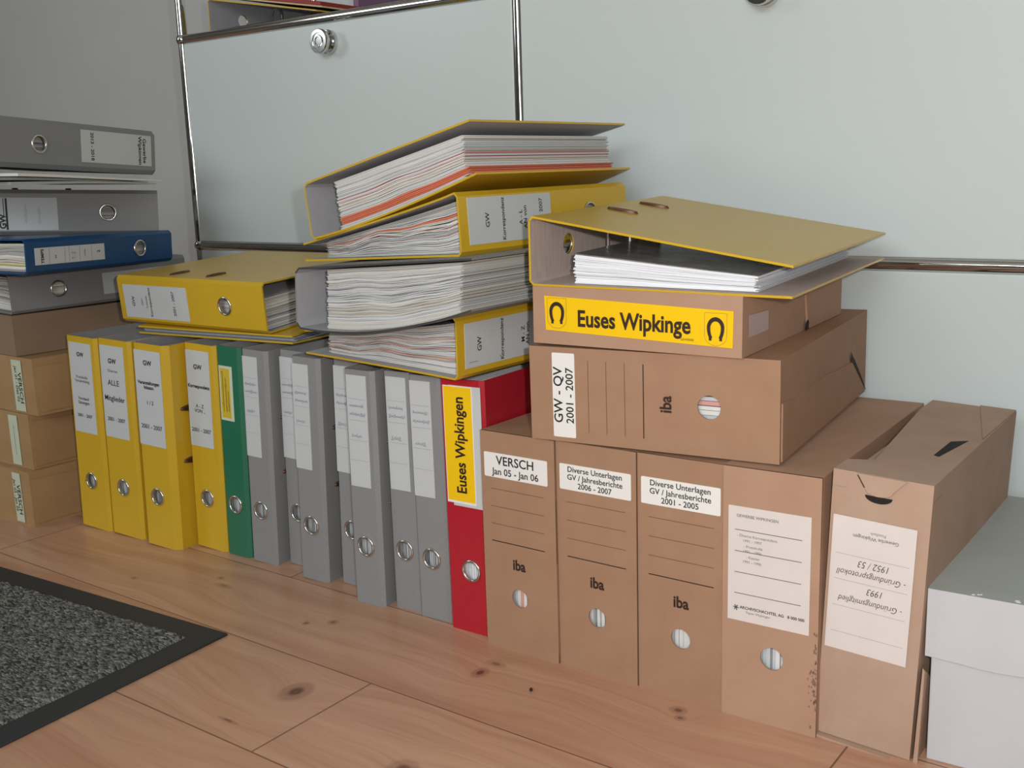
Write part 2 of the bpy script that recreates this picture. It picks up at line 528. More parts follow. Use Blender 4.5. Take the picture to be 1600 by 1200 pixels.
# ------------------------------------------------------------------ lever arch binder
def binder(kind, label, group, pos, rot, W, H=0.318, D=0.285, cover=YEL, inside=YELIN, A=None, Bt=0.0, pA=1.0, pB=1.0,
           rest='L', fill=(0.8, 0.8), layers=22, paper=PAPERS, dividers=(), amp=0.0015, seed=1, ring_x=None, ring_z=0.080,
           slots='R', arch=False, c=0.005, y_paper=0.044, y_end=0.262, ring=True, edge=None, paper_z=(0.010, 0.307), top_sheets=None):
    if A is None:
        A = W - 0.004
    root = thing(kind, label, 'binder', pos, rot, group)
    t = 0.0024
    n = 14
    fx = {'L': lambda s: Bt * s ** pB, 'R': lambda s: W + (A - W) * s ** pA}
    g = Geo()
    rx = W / 2 if ring_x is None else ring_x
    hr = 0.0118 if W > 0.04 else W * 0.22
    for side, sg in (('L', 1), ('R', -1)):
        outer, inner = [], []
        for k in range(n, -1, -1):
            s = k / n
            y = c + (D - c) * s
            x = fx[side](s)
            outer.append((x, y))
            inner.append((x + sg * t, y))
        xe = 0 if side == 'L' else W
        outer.append((xe + sg * c, 0.0))
        inner.append((xe + sg * (c + 0.0008), t))
        inner[-2] = (xe + sg * t, c + 0.0008)
        m = len(outer)
        V = [(p[0], p[1], z) for z in (0, H) for p in outer + inner]
        F, K = [], 2 * m
        for i in range(m - 1):
            F.append((i, i + 1, K + i + 1, K + i))
            F.append((i, i + 1, m + i + 1, m + i))
            F.append((K + i, K + i + 1, K + m + i + 1, K + m + i))
        F.append((0, m, K + m, K))
        g.add(V, [f for i, f in enumerate(F) if i >= 3 * (m - 1) or i % 3 == 0], 0)
        g.add(V, [f for i, f in enumerate(F) if i < 3 * (m - 1) and i % 3], 2)
        g.add(V, [(m + i, m + i + 1, K + m + i + 1, K + m + i) for i in range(m - 1)], 1)
    g.holed((c, 0, W - c, H), (rx, ring_z), hr, 0.0, t, 0, 1)
    g.obj('cover', [cover, inside, edge or cover], root)
    if ring:
        gr = Geo()
        gr.torus((rx, -0.0006, ring_z), (0, 1, 0), hr + 0.0006, 0.0017)
        gr.obj('finger_ring', SILV, root, smooth=True)
    # papers
    rnd = random.Random(seed)
    gp = Geo()
    gd = {}
    sg = 1 if rest == 'L' else -1
    NS = 12
    ph = [rnd.uniform(0, 6.28) for _ in range(4)]
    for i in range(layers):
        f0, f1 = i / layers, (i + rnd.choice((0.97, 1.0, 1.02, 0.93, 0.86))) / layers
        dm = None
        for a, b, mm in dividers:
            if a <= (f0 + f1) / 2 <= b:
                dm = mm
        tgt = gp if dm is None else gd.setdefault(dm.name, (Geo(), dm))[0]
        ya, yb = y_paper + rnd.uniform(0, 0.003), y_end + rnd.uniform(-0.005, 0.002)
        za, zb = paper_z[0] + abs(rnd.gauss(0, 0.0018)), paper_z[1] - abs(rnd.gauss(0, 0.0018))
        if dm is not None:
            yb += 0.003
        V = []
        jit = rnd.uniform(-0.1, 0.1) / layers
        bow = rnd.uniform(-1, 1) * amp * 0.25
        for k in range(NS + 1):
            s = k / NS
            y = ya + (yb - ya) * s
            sc = (y - c) / (D - c)
            base = fx[rest](sc) + sg * (t + 0.0006)
            T = (fill[0] + (fill[1] - fill[0]) * s) * (fx['R'](sc) - fx['L'](sc) - 2 * t - 0.0012)
            fm = (f0 + f1) / 2
            wob = amp * math.sin(math.pi * fm) * (math.sin(s * 9 + ph[0]) * 0.6 + math.sin(s * 17 + ph[1] + fm * 3) * 0.4) + bow * math.sin(s * 11 + ph[2] + i) * math.sin(math.pi * min(1, max(0, fm)))
            for f in (f0, f1):
                x = base + sg * ((f + jit) * T + wob)
                V += [(x, y, za), (x, y, zb)]
        F = []
        for k in range(NS):
            o = 4 * k
            F += [(o, o + 4, o + 5, o + 1), (o + 2, o + 3, o + 7, o + 6), (o, o + 2, o + 6, o + 4), (o + 1, o + 5, o + 7, o + 3)]
        o = 4 * NS
        F += [(0, 1, 3, 2), (o, o + 2, o + 3, o + 1)]
        tgt.add(V, F, rnd.choices(range(len(paper)), [4, 3, 3, 2][:len(paper)])[0] if dm is None else 0)
    if gp.v:
        gp.obj('paper_block', list(paper), root)
    for nm, (gg, mm) in gd.items():
        gg.obj('divider_sheets', mm, root)
    # oval ring slots through the cover boards
    for sd in slots:
        sgn = -1 if sd == 'L' else 1
        for zc in (0.2175, 0.1365):
            gs = Geo()
            V, nn = [], 28
            for rad, hgt in ((1.0, 0.0), (0.9, 0.0026), (0.7, 0.0026), (0.55, 0.0005)):
                for k in range(nn):
                    a = 2 * math.pi * k / nn
                    ly, lz = 0.020 * math.cos(a) * rad, 0.0050 * math.sin(a) * rad
                    y = 0.041 + ly
                    sc = max(0.0, (y - c) / (D - c))
                    V.append((fx[sd](sc) + sgn * hgt, y, zc + lz))
            F = [(r * nn + k, r * nn + (k + 1) % nn, (r + 1) * nn + (k + 1) % nn, (r + 1) * nn + k) for r in range(3) for k in range(nn)]
            gs.add(V, F, 0)
            gs.add(V, [tuple(range(3 * nn, 4 * nn))], 1)
            gs.obj('ring_slot', [BRONZE, SLOTIN], root, smooth=True)
    if arch:
        ga = Geo()
        b0 = t if rest == 'L' else W - t
        ga.box((min(b0, b0 + sg * 0.003), 0.022, 0.10), (max(b0, b0 + sg * 0.003), 0.055, 0.26))
        for zc in (0.137, 0.217):
            pts = [(b0, 0.05, zc), (b0 + sg * (W - 0.022), 0.05, zc)]
            for k in range(1, 9):
                a = math.pi * k / 8
                pts.append((b0 + sg * (W - 0.022 + 0.013 * math.sin(a)), 0.05 - 0.014 * (1 - math.cos(a)), zc))
            pts.append((b0 + sg * 0.012, 0.022, zc))
            ga.tube(pts, 0.0019, 8)
        ga.tube([(b0 + sg * 0.006, 0.03, 0.25), (b0 + sg * 0.02, 0.026, 0.262), (b0 + sg * 0.052, 0.024, 0.262)], 0.002, 8)
        ga.obj('lever_arch', SILV, root, smooth=True)
    return root


LZ0, LZ1 = 0.160, 0.306


def typed_label(root, x0, x1, lines, z0=LZ0, z1=LZ1, m=LABEL):
    """lines: (text, size, z fraction from the top, ink, bold)"""
    lb = flat(root, 'spine_label', x0, z0, x1, z1, m)
    for body, size, f, ink, bold in lines:
        text(lb, body, size, (x0 + x1) / 2, z1 - (z1 - z0) * f, ink, bold=bold)
    return lb


def ruled_label(root, x0, x1, seed, z0=LZ0, z1=LZ1):
    lb = flat(root, 'spine_label', x0, z0, x1, z1, LABEL)
    H = z1 - z0
    rules(lb, [(x0 + 0.002, z1 - H * f, x1 - 0.002, z1 - H * f) for f in (0.21, 0.40, 0.58, 0.76)], 0.0005, INKL)
    w = x1 - x0
    xc = (x0 + x1) / 2
    scribble(lb, [(xc - 0.001, z1 - H * 0.27, w * 0.72, 0.0026), (xc, z1 - H * 0.345, w * 0.8, 0.0026), (xc - w * 0.08, z1 - H * 0.54, w * 0.5, 0.003)], INKB, seed, 0.00045)
    return lb


# ------------------------------------------------------------------ archive boxes
def carton(root, W, H, D, m, hole=None, hr=0.0112, wear=0.0007, seed=0, bevel=0.0012):
    """folding carton: x 0..W, y 0 (front)..D, z 0..H, faces slightly bowed, optional finger hole in the front"""
    rnd = random.Random(seed)
    g = Geo()
    t = 0.002
    if hole:
        g.holed((0, 0, W, H), hole, hr, 0.0, t, 0, 1)
    nx, ny = 6, 10

    def face(fn, nu, nv, bow):
        V = []
        for j in range(nv + 1):
            for i in range(nu + 1):
                a, b = i / nu, j / nv
                V.append(fn(a, b, bow * math.sin(math.pi * a) * math.sin(math.pi * b) + wear * 0.15 * rnd.uniform(-1, 1) * (0 < i < nu) * (0 < j < nv)))
        g.add(V, [(j * (nu + 1) + i, j * (nu + 1) + i + 1, (j + 1) * (nu + 1) + i + 1, (j + 1) * (nu + 1) + i) for j in range(nv) for i in range(nu)], 0)
    y0 = t if hole else 0.0
    if not hole:
        face(lambda a, b, h: (W * a, -h, H * b), nx, nx, wear)
    face(lambda a, b, h: (0 - h, y0 + (D - y0) * b, H * a), nx, ny, wear * 0.6)
    face(lambda a, b, h: (W + h, y0 + (D - y0) * b, H * a), nx, ny, wear)
    face(lambda a, b, h: (W * a, y0 + (D - y0) * b, H - h * 2), nx, ny, wear)
    face(lambda a, b, h: (W * a, y0 + (D - y0) * b, 0), nx, ny, 0)
    face(lambda a, b, h: (W * a, D, H * b), nx, nx, 0)
    if hole:
        g.add([(0, 0, 0), (W, 0, 0), (W, t, 0), (0, t, 0), (0, 0, H), (W, 0, H), (W, t, H), (0, t, H)], [(0, 1, 2, 3), (4, 5, 6, 7), (0, 3, 7, 4), (1, 2, 6, 5)], 0)
    me = g.obj('carton', [m, BLACK], root, fix=False)
    bm = bmesh.new()
    bm.from_mesh(me.data)
    bmesh.ops.remove_doubles(bm, verts=bm.verts, dist=1e-5)
    bmesh.ops.recalc_face_normals(bm, faces=bm.faces)
    bm.to_mesh(me.data)
    bm.free()
    if hole:
        gp = Geo()
        n = 18
        for i in range(n):
            xx = 0.006 + (W - 0.012) * i / n
            ya = 0.006 + rnd.uniform(0, 0.006)
            gp.box((xx, ya, 0.008), (xx + (W - 0.012) / n * rnd.uniform(0.7, 0.96), D - 0.02, H - 0.02), rnd.choices((0, 1, 2), (5, 3, 1))[0])
        gp.obj('paper_block', [PAPERS[0], PAPERS[2], root_paper(root)], root)
    return me


def root_paper(root):
    return PINKDIV if root.get('pink') else GREYDIV


def print_form(root, label_lines, sizes, z_lab=(0.2085, 0.2375), x_lab=(0.0045, 0.0945), W=0.1, H=0.262, label_m=LABELW, logo=True, right='x', bold0=0.012):
    xa, xb = 0.0125, W - 0.0125
    zl = [0.1945, 0.1735, 0.1525]
    rules(root, [(xa, z, xb, z) for z in zl], 0.0007, LINEBR, 'printed_lines', y=-0.0003)
    rules(root, [(xa, 0.1315, xb, 0.1315)], 0.0011, INKBR, 'printed_bar', y=-0.0003)
    if logo:
        text(root, 'iba', 0.0175, 0.0505, 0.1065, INKBR, bold=0.028, y=-0.0004, name='printed_logo', squeeze=0.9)
    lb = flat(root, 'title_label', x_lab[0], z_lab[0], x_lab[1], z_lab[1], label_m, r=0.0015)
    zc = (z_lab[0] + z_lab[1]) / 2
    tot = sum(sizes)
    z = zc + tot / 2
    for body, s in zip(label_lines, sizes):
        text(lb, body, s * 1.0, (x_lab[0] + x_lab[1]) / 2, z - s / 2, INK, bold=bold0)
        z -= s
    return lb


# ------------------------------------------------------------------ room shell
def struct(name, g, m, **k):
    o = g.obj(name, m, None, **k)
    o['kind'] = 'structure'
    return o


g = Geo(); g.box((-3.6, -2.6, -0.03), (1.6, 1.72, 0.0)); struct('floor', g, FLOORM)
g = Geo(); g.box((-3.6, 1.72, -0.03), (1.6, 1.80, 2.5)); struct('wall_back', g, WALLM)
g = Geo(); g.box((-3.68, -2.6, -0.03), (-3.6, 1.80, 2.5)); struct('wall_left', g, WALLB)
g = Geo(); g.box((1.6, -2.6, -0.03), (1.68, 1.80, 2.5)); struct('wall_right', g, WALLB)
g = Geo(); g.box((-3.68, -2.68, -0.03), (1.68, -2.6, 2.5)); struct('wall_front', g, WALLB)
g = Geo(); g.box((-3.68, -2.68, 2.5), (1.68, 1.80, 2.58)); struct('ceiling', g, CEIL)

# ------------------------------------------------------------------ chrome tube cabinet with grey panels
CAB = thing('tube_frame_cabinet', 'light grey metal cabinet with chrome tube frame and round knobs against the wall', 'cabinet', (-1.752, 1.342, 0))
CX = [-1.752, -0.967, -0.182]
CZ = [0.035, 0.425, 0.812, 1.207]
CYF, CYB = 1.342, 1.690
L0 = Vector((-1.752, 1.342, 0))


def cab(g, name, m, parent=CAB, **k):
    if parent is CAB:
        g.v = [tuple(Vector(p) - L0) for p in g.v]
    return g.obj(name, m, parent, **k)


for x in CX:
    for y in (CYF, CYB):
        g = Geo(); g.tube([(x, y, 0.0), (x, y, CZ[3])], 0.0092, 20); cab(g, 'post', CHROME, smooth=True)
for i in (0, 1):
    for z in CZ:
        for y in (CYF, CYB):
            g = Geo(); g.tube([(CX[i] + 0.009, y, z), (CX[i + 1] - 0.009, y, z)], 0.0092, 20); cab(g, 'rail', CHROME, smooth=True)
for x in CX:
    for z in CZ:
        g = Geo(); g.tube([(x, CYF + 0.009, z), (x, CYB - 0.009, z)], 0.0092, 16); cab(g, 'side_rail', CHROME, smooth=True)
        g = Geo()
        g.lathe([(0.0125 * math.sin(math.pi * k / 12), -0.0125 * math.cos(math.pi * k / 12)) for k in range(13)], (x, CYF, z), (0, 0, 1), 20)
        cab(g, 'ball_connector', CHROME, smooth=True)


def knob(door, x, z, y):
    g = Geo()
    g.lathe([(0.0, 0.0), (0.0195, 0.0), (0.0200, 0.0015), (0.0200, 0.0075), (0.0190, 0.009), (0.0125, 0.0105), (0.0120, 0.0170), (0.0190, 0.0185), (0.0200, 0.0200),
             (0.0200, 0.0260), (0.0188, 0.0275), (0.0135, 0.0275), (0.0128, 0.0262), (0.0105, 0.0262), (0.0098, 0.0280), (0.0070, 0.0280), (0.0064, 0.0264), (0.0, 0.0264)],
            Vector((x, y, z)) - L0, (0, -1, 0), 48)
    k = g.obj('knob', CHROME, door, smooth=True)
    return k


for i in (0, 1):
    for j in (0, 1):
        g = Geo()
        g.box((CX[i] + 0.0075, 1.3365, CZ[j] + 0.0085), (CX[i + 1] - 0.0075, 1.352, CZ[j + 1] - 0.0085))
        d = cab(g, 'door', PANEL, bevel=0.002)
        knob(d, (CX[i] + CX[i + 1]) / 2 + (0.004 if i == 0 else -0.002), CZ[j + 1] - 0.040 - 0.008 * i, 1.3365)
    g = Geo(); g.box((CX[i] + 0.012, CYF + 0.012, CZ[2] - 0.001), (CX[i + 1] - 0.012, CYB - 0.012, CZ[2] + 0.001)); cab(g, 'shelf', PANEL)
    g = Geo(); g.box((CX[i] + 0.012, CYF + 0.012, CZ[3] - 0.001), (CX[i + 1] - 0.012, CYB - 0.012, CZ[3] + 0.001)); cab(g, 'top_panel', PANEL)
    for j in (0, 1, 2):
        g = Geo(); g.box((CX[i] + 0.009, 1.687, CZ[j] + 0.009), (CX[i + 1] - 0.009, 1.689, CZ[j + 1] - 0.009)); cab(g, 'back_panel', PANEL)
for x in CX:
    for j in (0, 1):
        g = Geo(); g.box((x - 0.001, CYF + 0.009, CZ[j] + 0.009), (x + 0.001, CYB - 0.009, CZ[j + 1] - 0.009)); cab(g, 'side_panel', PANEL)

# what stands in the open top compartment
binder('lever_arch_binder', 'yellow binder with grey lining lying on the open cabinet shelf above the left door', 'binders on the cabinet shelf',
       (-1.684, 1.352, 0.8135), SPINE_LEFT_TOP_FAR, 0.066, cover=YEL, inside=GRYIN, A=0.017, pA=1.0, arch=True, slots='', seed=3, layers=0)
rf = thing('ring_folder', 'dark red folder sloping on top of the yellow binder on the cabinet shelf', 'folder', (-1.655, 1.356, 0.8795), rotvec((0, 9.8, 0)))
g = Geo(); g.box((0.0, 0, 0.0), (0.270, 0.31, 0.0025)); g.obj('lower_board', BEIGE, rf)
g = Geo(); g.box((0.0, 0, 0.0026), (0.266, 0.31, 0.0095)); g.obj('red_cover', DKRED, rf, bevel=0.001)
ps = Geo(); ps.box((0, 0, 0), (0.012, 0.22, 0.10))
tag(ps.obj('slim_folder', PURPLE), 'slim purple folder standing upright on the cabinet shelf beside the red folder', 'folder').location = (-1.415, 1.46, 0.8135)

# ------------------------------------------------------------------ floor mat
rug = thing('floor_mat', 'grey flecked entrance mat with black rubber border on the wooden floor', 'mat', (-1.028, 0.777, 0.0), RZ(3.7))
RL, RWD, BW = 1.05, 0.68, 0.034
g = Geo()
g.box((-RL, -RWD, 0), (0, 0, 0.0035))
g.obj('rubber_border', RUBBER, rug, bevel=0.0015)
g = Geo()
rnd = random.Random(5)
st = 0.0045
nx, ny = int((RL - 2 * BW) / st), int((RWD - 2 * BW) / st)
V = []
for j in range(ny + 1):
    for i in range(nx + 1):
        edge = i in (0, nx) or j in (0, ny)
        V.append((-RL + BW + i * st + rnd.uniform(-0.0012, 0.0012), -RWD + BW + j * st + rnd.uniform(-0.0012, 0.0012), 0.0032 if edge else 0.0062 + rnd.uniform(-0.0011, 0.0013)))
g.add(V, [(j * (nx + 1) + i, j * (nx + 1) + i + 1, (j + 1) * (nx + 1) + i + 1, (j + 1) * (nx + 1) + i) for j in range(ny) for i in range(nx)])
g.obj('pile', RUGM, rug, fix=False)

# ------------------------------------------------------------------ upright binders in the row
ROW = 'binders standing in a row on the floor'


def upright(kind, label, X, Y, W, roll, yaw, cover, seed, fill=(0.84, 0.84), H=0.316, slots='R', paper=None, **k):
    r = RZ(yaw) @ Matrix.Rotation(math.radians(roll), 3, 'Y')
    z = W * math.sin(math.radians(roll)) if roll > 0 else 0.0
    return binder(kind, label, ROW, (X, Y, z), r, W, H=H, cover=cover, A=W - 0.006, fill=fill, seed=seed, slots=slots, layers=18, rest='L', paper_z=(0.012, 0.304), y_paper=0.008, paper=paper or [PAPERS[2], PAPERS[3], GREYDIV], **k)  # default grey sheets carry the shade seen through the ring hole in their colour


b = upright('lever_arch_binder', 'yellow upright binder at the far left end of the row beside the brown boxes', -1.584, 0.927, 0.074, 2.3, 3.5, YEL, 11)
typed_label(b, 0.008, 0.062, [('GW', 0.0095, 0.13, INK, 0.03), ('Protokolle\nVersammlung', 0.0066, 0.40, INKG, 0.015), ('Vorstand\nSitzungen', 0.0072, 0.64, INK, 0.01), ('2001 - 2007', 0.0075, 0.81, INK, 0.01)])
b = upright('lever_arch_binder', 'yellow upright binder with spine label reading ALLE Mitglieder', -1.504, 0.931, 0.076, 2.3, 3.5, YEL, 12)
typed_label(b, 0.006, 0.062, [('GW', 0.0105, 0.165, INK, 0.03), ('Diverses', 0.0066, 0.27, INKG, 0.01), ('ALLE', 0.0125, 0.40, INK, 0.006), ('Mitglieder', 0.0118, 0.57, INK, 0.012), ('2001 - 2007', 0.0085, 0.80, INK, 0.01)])
b = upright('lever_arch_binder', 'yellow upright binder standing furthest forward of the yellow row, label reading 1 / 2', -1.4135, 0.929, 0.077, 2.1, 3.5, YEL, 13, c=0.009)
typed_label(b, 0.008, 0.066, [('GW', 0.0105, 0.13, INK, 0.03), ('Veranstaltungen\nInkasso', 0.0074, 0.36, INK, 0.03), ('1 / 2', 0.0085, 0.545, INK, 0.01), ('2001 - 2007', 0.0095, 0.80, INK, 0.01)])
b = upright('lever_arch_binder', 'yellow upright binder directly left of the green one, label reading A - Z', -1.336, 0.966, 0.067, 2.1, 2.5, YEL, 14)
typed_label(b, 0.005, 0.055, [('GW', 0.010, 0.17, INK, 0.03), ('Korrespondenz', 0.0074, 0.37, INK, 0.035), ('A - Z\nVON ...', 0.0078, 0.60, INK, 0.008), ('2001 - 2007', 0.0085, 0.83, INK, 0.01)])
b = upright('lever_arch_binder', 'green upright binder, the only green one in the row', -1.266, 0.969, 0.050, 2.1, 2.5, GRN, 15, H=0.317)
lb = flat(b, 'spine_label', 0.006, 0.207, 0.033, 0.288, LABELMINT)
st_ = flat(lb, 'yellow_patch', 0.0085, 0.211, 0.0275, 0.284, STICKOLD, t=0.0008)
scribble(st_, [(0.013, 0.25, 0.06, 0.0022), (0.019, 0.245, 0.05, 0.0022), (0.024, 0.236, 0.03, 0.002)], INK, 4, 0.0004, y=-0.0011, right='z')
GRYROW = [(-1.2105, 0.969, 0.051, 2.0, 3.0, 'grey upright binder directly right of the green binder', 0.004, 0.033),
          (-1.1550, 0.990, 0.051, 1.9, 3.0, 'grey upright binder set back, second right of the green binder', 0.003, 0.033),
          (-1.0970, 0.961, 0.051, 1.8, 3.0, 'grey upright binder third right of the green one, under the corner of the central stack', 0.003, 0.032),
          (-1.0340, 0.977, 0.051, 1.6, 3.0, 'grey upright binder set back and mostly hidden, label cut off by its right neighbour', 0.003, 0.032),
          (-0.9715, 0.941, 0.050, 0.5, 3.0, 'grey upright binder standing furthest forward of the grey ones', 0.006, 0.039),
          (-0.9160, 0.957, 0.047, 0.0, 3.0, 'grey upright binder second left of the red binder', 0.006, 0.038),
          (-0.8680, 0.952, 0.051, -0.3, 2.5, 'grey upright binder directly left of the red binder', 0.004, 0.036)]
for i, (X, Y, W, roll, yaw, lab, xa, xb) in enumerate(GRYROW):
    b = upright('lever_arch_binder', lab, X, Y, W, roll, yaw, GRY, 20 + i, H=0.316 if i < 4 else 0.313)
    ruled_label(b, xa, xb, 40 + i)
b = upright('lever_arch_binder', 'red upright binder with yellow spine sticker reading Euses Wipkingen', -0.812, 0.946, 0.0655, -0.4, 1.0, RED, 30, H=0.315, slots='', ring_x=0.038, paper=BRIGHT)
flat(b, 'paper_label', 0.016, 0.160, 0.0625, 0.3075, LABEL, t=0.0005)
s = flat(b, 'spine_sticker', 0.0075, 0.1635, 0.0505, 0.307, LABELW, t=0.0012)
s2 = flat(s, 'yellow_field', 0.0085, 0.1665, 0.0495, 0.306, STICK, t=0.0014)
text(s2, 'Euses Wipkingen', 0.0205, 0.031, 0.2355, INKBR, right='z', bold=0.024, y=-0.0017, squeeze=0.84)

# ------------------------------------------------------------------ left group on top of the yellow row
STACK = 'binders lying on top of the row'
FB = cols((0, 0, 1), (0, -1, 0), (1, 0, 0))
binder('ring_folder', 'thin yellow binder squeezed flat under the larger yellow one, on the yellow row', STACK,
       (-1.478, 1.262, 0.3215), RZ(6) @ FB, 0.040, cover=YEL, inside=GRYIN, A=0.012, fill=(0.75, 0.9), layers=10, paper=[GREYDIV, PAPERS[3], PAPERS[2]],
       slots='', seed=51, y_end=0.278, paper_z=(0.004, 0.314), ring=False, H=0.314)
b = binder('lever_arch_binder', 'yellow binder lying flat on the yellow row, spine label and ring facing front', STACK,
           (-1.1742, 1.0004, 0.3345), rotvec((4.6, 0.6, 3.2)) @ TOP_LEFT, 0.0736, cover=YEL, inside=GRYIN, A=0.066, fill=(0.68, 0.72), layers=40, seed=52, y_paper=0.012)
typed_label(b, 0.0085, 0.060, [('GW', 0.009, 0.15, INK, 0.012), ('Korrespondenz', 0.0072, 0.42, INK, 0.012), ('Inserate', 0.006, 0.36, INKG, 0.012), ('2001', 0.006, 0.29, INKG, 0.01), ('2001 - 2007', 0.0078, 0.79, INK, 0.012)])

# ------------------------------------------------------------------ central tower of four binders
b = binder('lever_arch_binder', 'yellow binder at the bottom of the central stack, label reading M - Z', STACK,
           (-0.7263, 1.2367, 0.3262), rotvec((1.4, 1.6, 3.6)) @ RZ(80) @ TOP_LEFT, 0.0735, cover=YEL, inside=GRYIN, A=0.0275, Bt=-0.004, pA=0.85, pB=1.6,
           fill=(0.93, 0.93), layers=58, amp=0.0035, seed=61, dividers=((0.50, 0.53, PINKDIV), (0.70, 0.73, PINKDIV), (0.30, 0.32, PINKDIV)), y_paper=0.010, y_end=0.250)
lb = typed_label(b, 0.0115, 0.064, [('GW', 0.0095, 0.16, INK, 0.012), ('Korrespondenz', 0.0078, 0.42, INK, 0.016), ('M - Z\nAN von', 0.0085, 0.70, INK, 0.014), ('2001 - 2007', 0.0085, 0.88, INK, 0.01)])
rules(lb, [(0.018, 0.300, 0.018, 0.286), (0.018, 0.25, 0.018, 0.243)], 0.0006, INKG)
binder('lever_arch_binder', 'grey thick binder in the central stack, second from its bottom, spine to the left', STACK,
       (-0.9855, 1.2177, 0.4467), rotvec((0.5, 4.0, -2.1)) @ SPINE_LEFT_TOP_NEAR, 0.0765, cover=GRYD, inside=GRYIN, A=0.0189, Bt=-0.0385, pA=1.9, pB=1.0,
       rest='R', fill=(0.97, 0.97), layers=64, amp=0.0025, seed=62, paper=[PAPERS[0], PAPERS[2], PAPERS[1], PAPERS[3]], c=0.007, slots='', edge=EDGE)
b = binder('lever_arch_binder', 'yellow binder third up in the central stack, label reading A - L', STACK,
           (-0.7318, 1.2519, 0.4610), rotvec((-1.3, -2.8, 49.8)) @ RZ(35) @ TOP_LEFT, 0.0715, cover=YEL, inside=GRYIN, A=0.0233, Bt=0.0, pA=0.9,
           fill=(0.93, 0.93), layers=54, amp=0.004, seed=63, dividers=((0.72, 0.78, ORANGE), (0.40, 0.42, PINKDIV), (0.55, 0.57, PINKDIV)), y_paper=0.010, y_end=0.252)
typed_label(b, 0.0115, 0.0645, [('GW', 0.0095, 0.215, INK, 0.012), ('Korrespondenz', 0.0078, 0.40, INK, 0.016), ('A - L\nAN von', 0.0085, 0.64, INK, 0.012), ('2001 - 2007', 0.0085, 0.87, INK, 0.01)], z0=0.158, z1=0.304)
binder('lever_arch_binder', 'yellow binder on top of the central stack, opened towards the right and full of papers', STACK,
       (-1.0204, 1.2719, 0.5437), rotvec((-0.2, -7.5, -1.8)) @ SPINE_LEFT_TOP_NEAR, 0.0713, cover=YEL, inside=GRYIN, A=0.0324, Bt=-0.0278, pA=1.45, pB=0.95,
       rest='R', fill=(0.90, 0.86), layers=56, amp=0.0012, seed=64, dividers=((0.11, 0.27, ORANGE), (0.60, 0.63, REDDIV), (0.53, 0.555, CRIMS)), slots='', paper=[PAPERS[0], PAPERS[1], PAPERS[2]])

# ------------------------------------------------------------------ left tower: brown boxes and binders
BOXG = 'brown archive boxes in the left tower'
LB = [(-1.641, 0.878, 0.0, 0.0930, 'lowest brown box of the left tower, on the floor beside the yellow binders', 0.212, 0.236, 'VERSCH', 'Jan 03 - Jan 05'),
      (-1.647, 0.889, 0.0935, 0.0930, 'brown box second from the floor in the left tower, with a blank pale label', 0.204, 0.230, '', ''),
      (-1.618, 0.897, 0.1870, 0.0935, 'brown box third from the floor in the left tower, label reading VERSCH', 0.200, 0.230, 'VERSCH', 'Jan 01 - Dez 02')]
for i, (xr, y, z, w, lab, za, zb, t1, t2) in enumerate(LB):
    r = thing('archive_box', lab, 'box', (xr - 0.262, y, z + w), RZ((0.0, 0.6, -0.8)[i]) @ TOP_RIGHT, BOXG)
    carton(r, w, 0.262, 0.33, KRAFTD, seed=70 + i, wear=0.0012)
    lb = flat(r, 'title_label', 0.005, za, w - 0.004, zb, LABELMINT, y=-0.0012)
    if t1:
        text(lb, t1, 0.0145, w / 2 + 0.004, zb - 0.008, INK, bold=0.012, y=-0.0021)
        text(lb, t2, 0.0095, w / 2 - 0.002, zb - 0.0185, INK, bold=0.01, y=-0.0021)
    else:
        scribble(lb, [(w / 2, zb - 0.012, 0.05, 0.002)], INKL, 9, 0.0005, y=-0.0021)
    g = Geo(); g.plate([(0.012, 0.004), (w - 0.006, 0.004), (w - 0.006, 0.16), (0.02, 0.20)], ((0, 0, 0.2622), (1, 0, 0), (0, 1, 0)), 0.0014); g.obj('side_flap', KRAFTD, r)
r = thing('archive_box', 'flat plain brown box topmost of the box tower, under the grey binder', 'box', (-1.922, 0.9016, 0.3475), RZ(-2) @ TOP_RIGHT, BOXG)
carton(r, 0.066, 0.262, 0.34, KRAFTE, seed=75, wear=0.001)

b = binder('lever_arch_binder', 'grey binder resting on the topmost brown box of the left tower, below the blue binder', 'binders on the left tower',
           (-1.6581, 0.8931, 0.4155), rotvec((0.8, 0, 0.0)) @ RZ(85) @ TOP_RIGHT, 0.0662, cover=GRY, inside=GRY, A=0.062, fill=(0.9, 0.9), layers=26, seed=81, slots='', y_paper=0.006, y_end=0.25, rest='R', amp=0.003)
flat(b, 'spine_label', 0.016, 0.158, 0.052, 0.306, LABEL)
b = binder('lever_arch_binder', 'blue binder in the left tower, between two grey binders', 'binders on the left tower',
           (-1.573, 1.143, 0.4165), rotvec((-1.6, 1.6, 6.3)) @ RZ(98) @ TOP_LEFT, 0.0523, cover=BLU, inside=BLU, A=0.044, fill=(0.9, 0.9), layers=20, seed=82,
           paper=[PAPERS[3], PAPERS[1], PAPERS[0]], edge=None, dividers=((0.2, 0.26, YELDIV),), slots='', y_paper=0.006, y_end=0.25, amp=0.003)
lb = flat(b, 'spine_label', 0.0135, 0.161, 0.0385, 0.302, LABEL)
rules(lb, [(0.0145, z, 0.0375, z) for z in (0.2745, 0.244, 0.2355, 0.214, 0.189)], 0.0005, INKG)
text(lb, 'TEMPS', 0.0075, 0.026, 0.288, INK, bold=0.03)
text(lb, '94', 0.0055, 0.024, 0.262, INKG, bold=0.01)
text(lb, 'A - Z\n1 - 6', 0.0052, 0.024, 0.2265, INKG, bold=0.01)
text(lb, '1994', 0.0052, 0.026, 0.203, INKG, bold=0.01)
text(lb, '2', 0.0085, 0.027, 0.174, INK, bold=0.02)
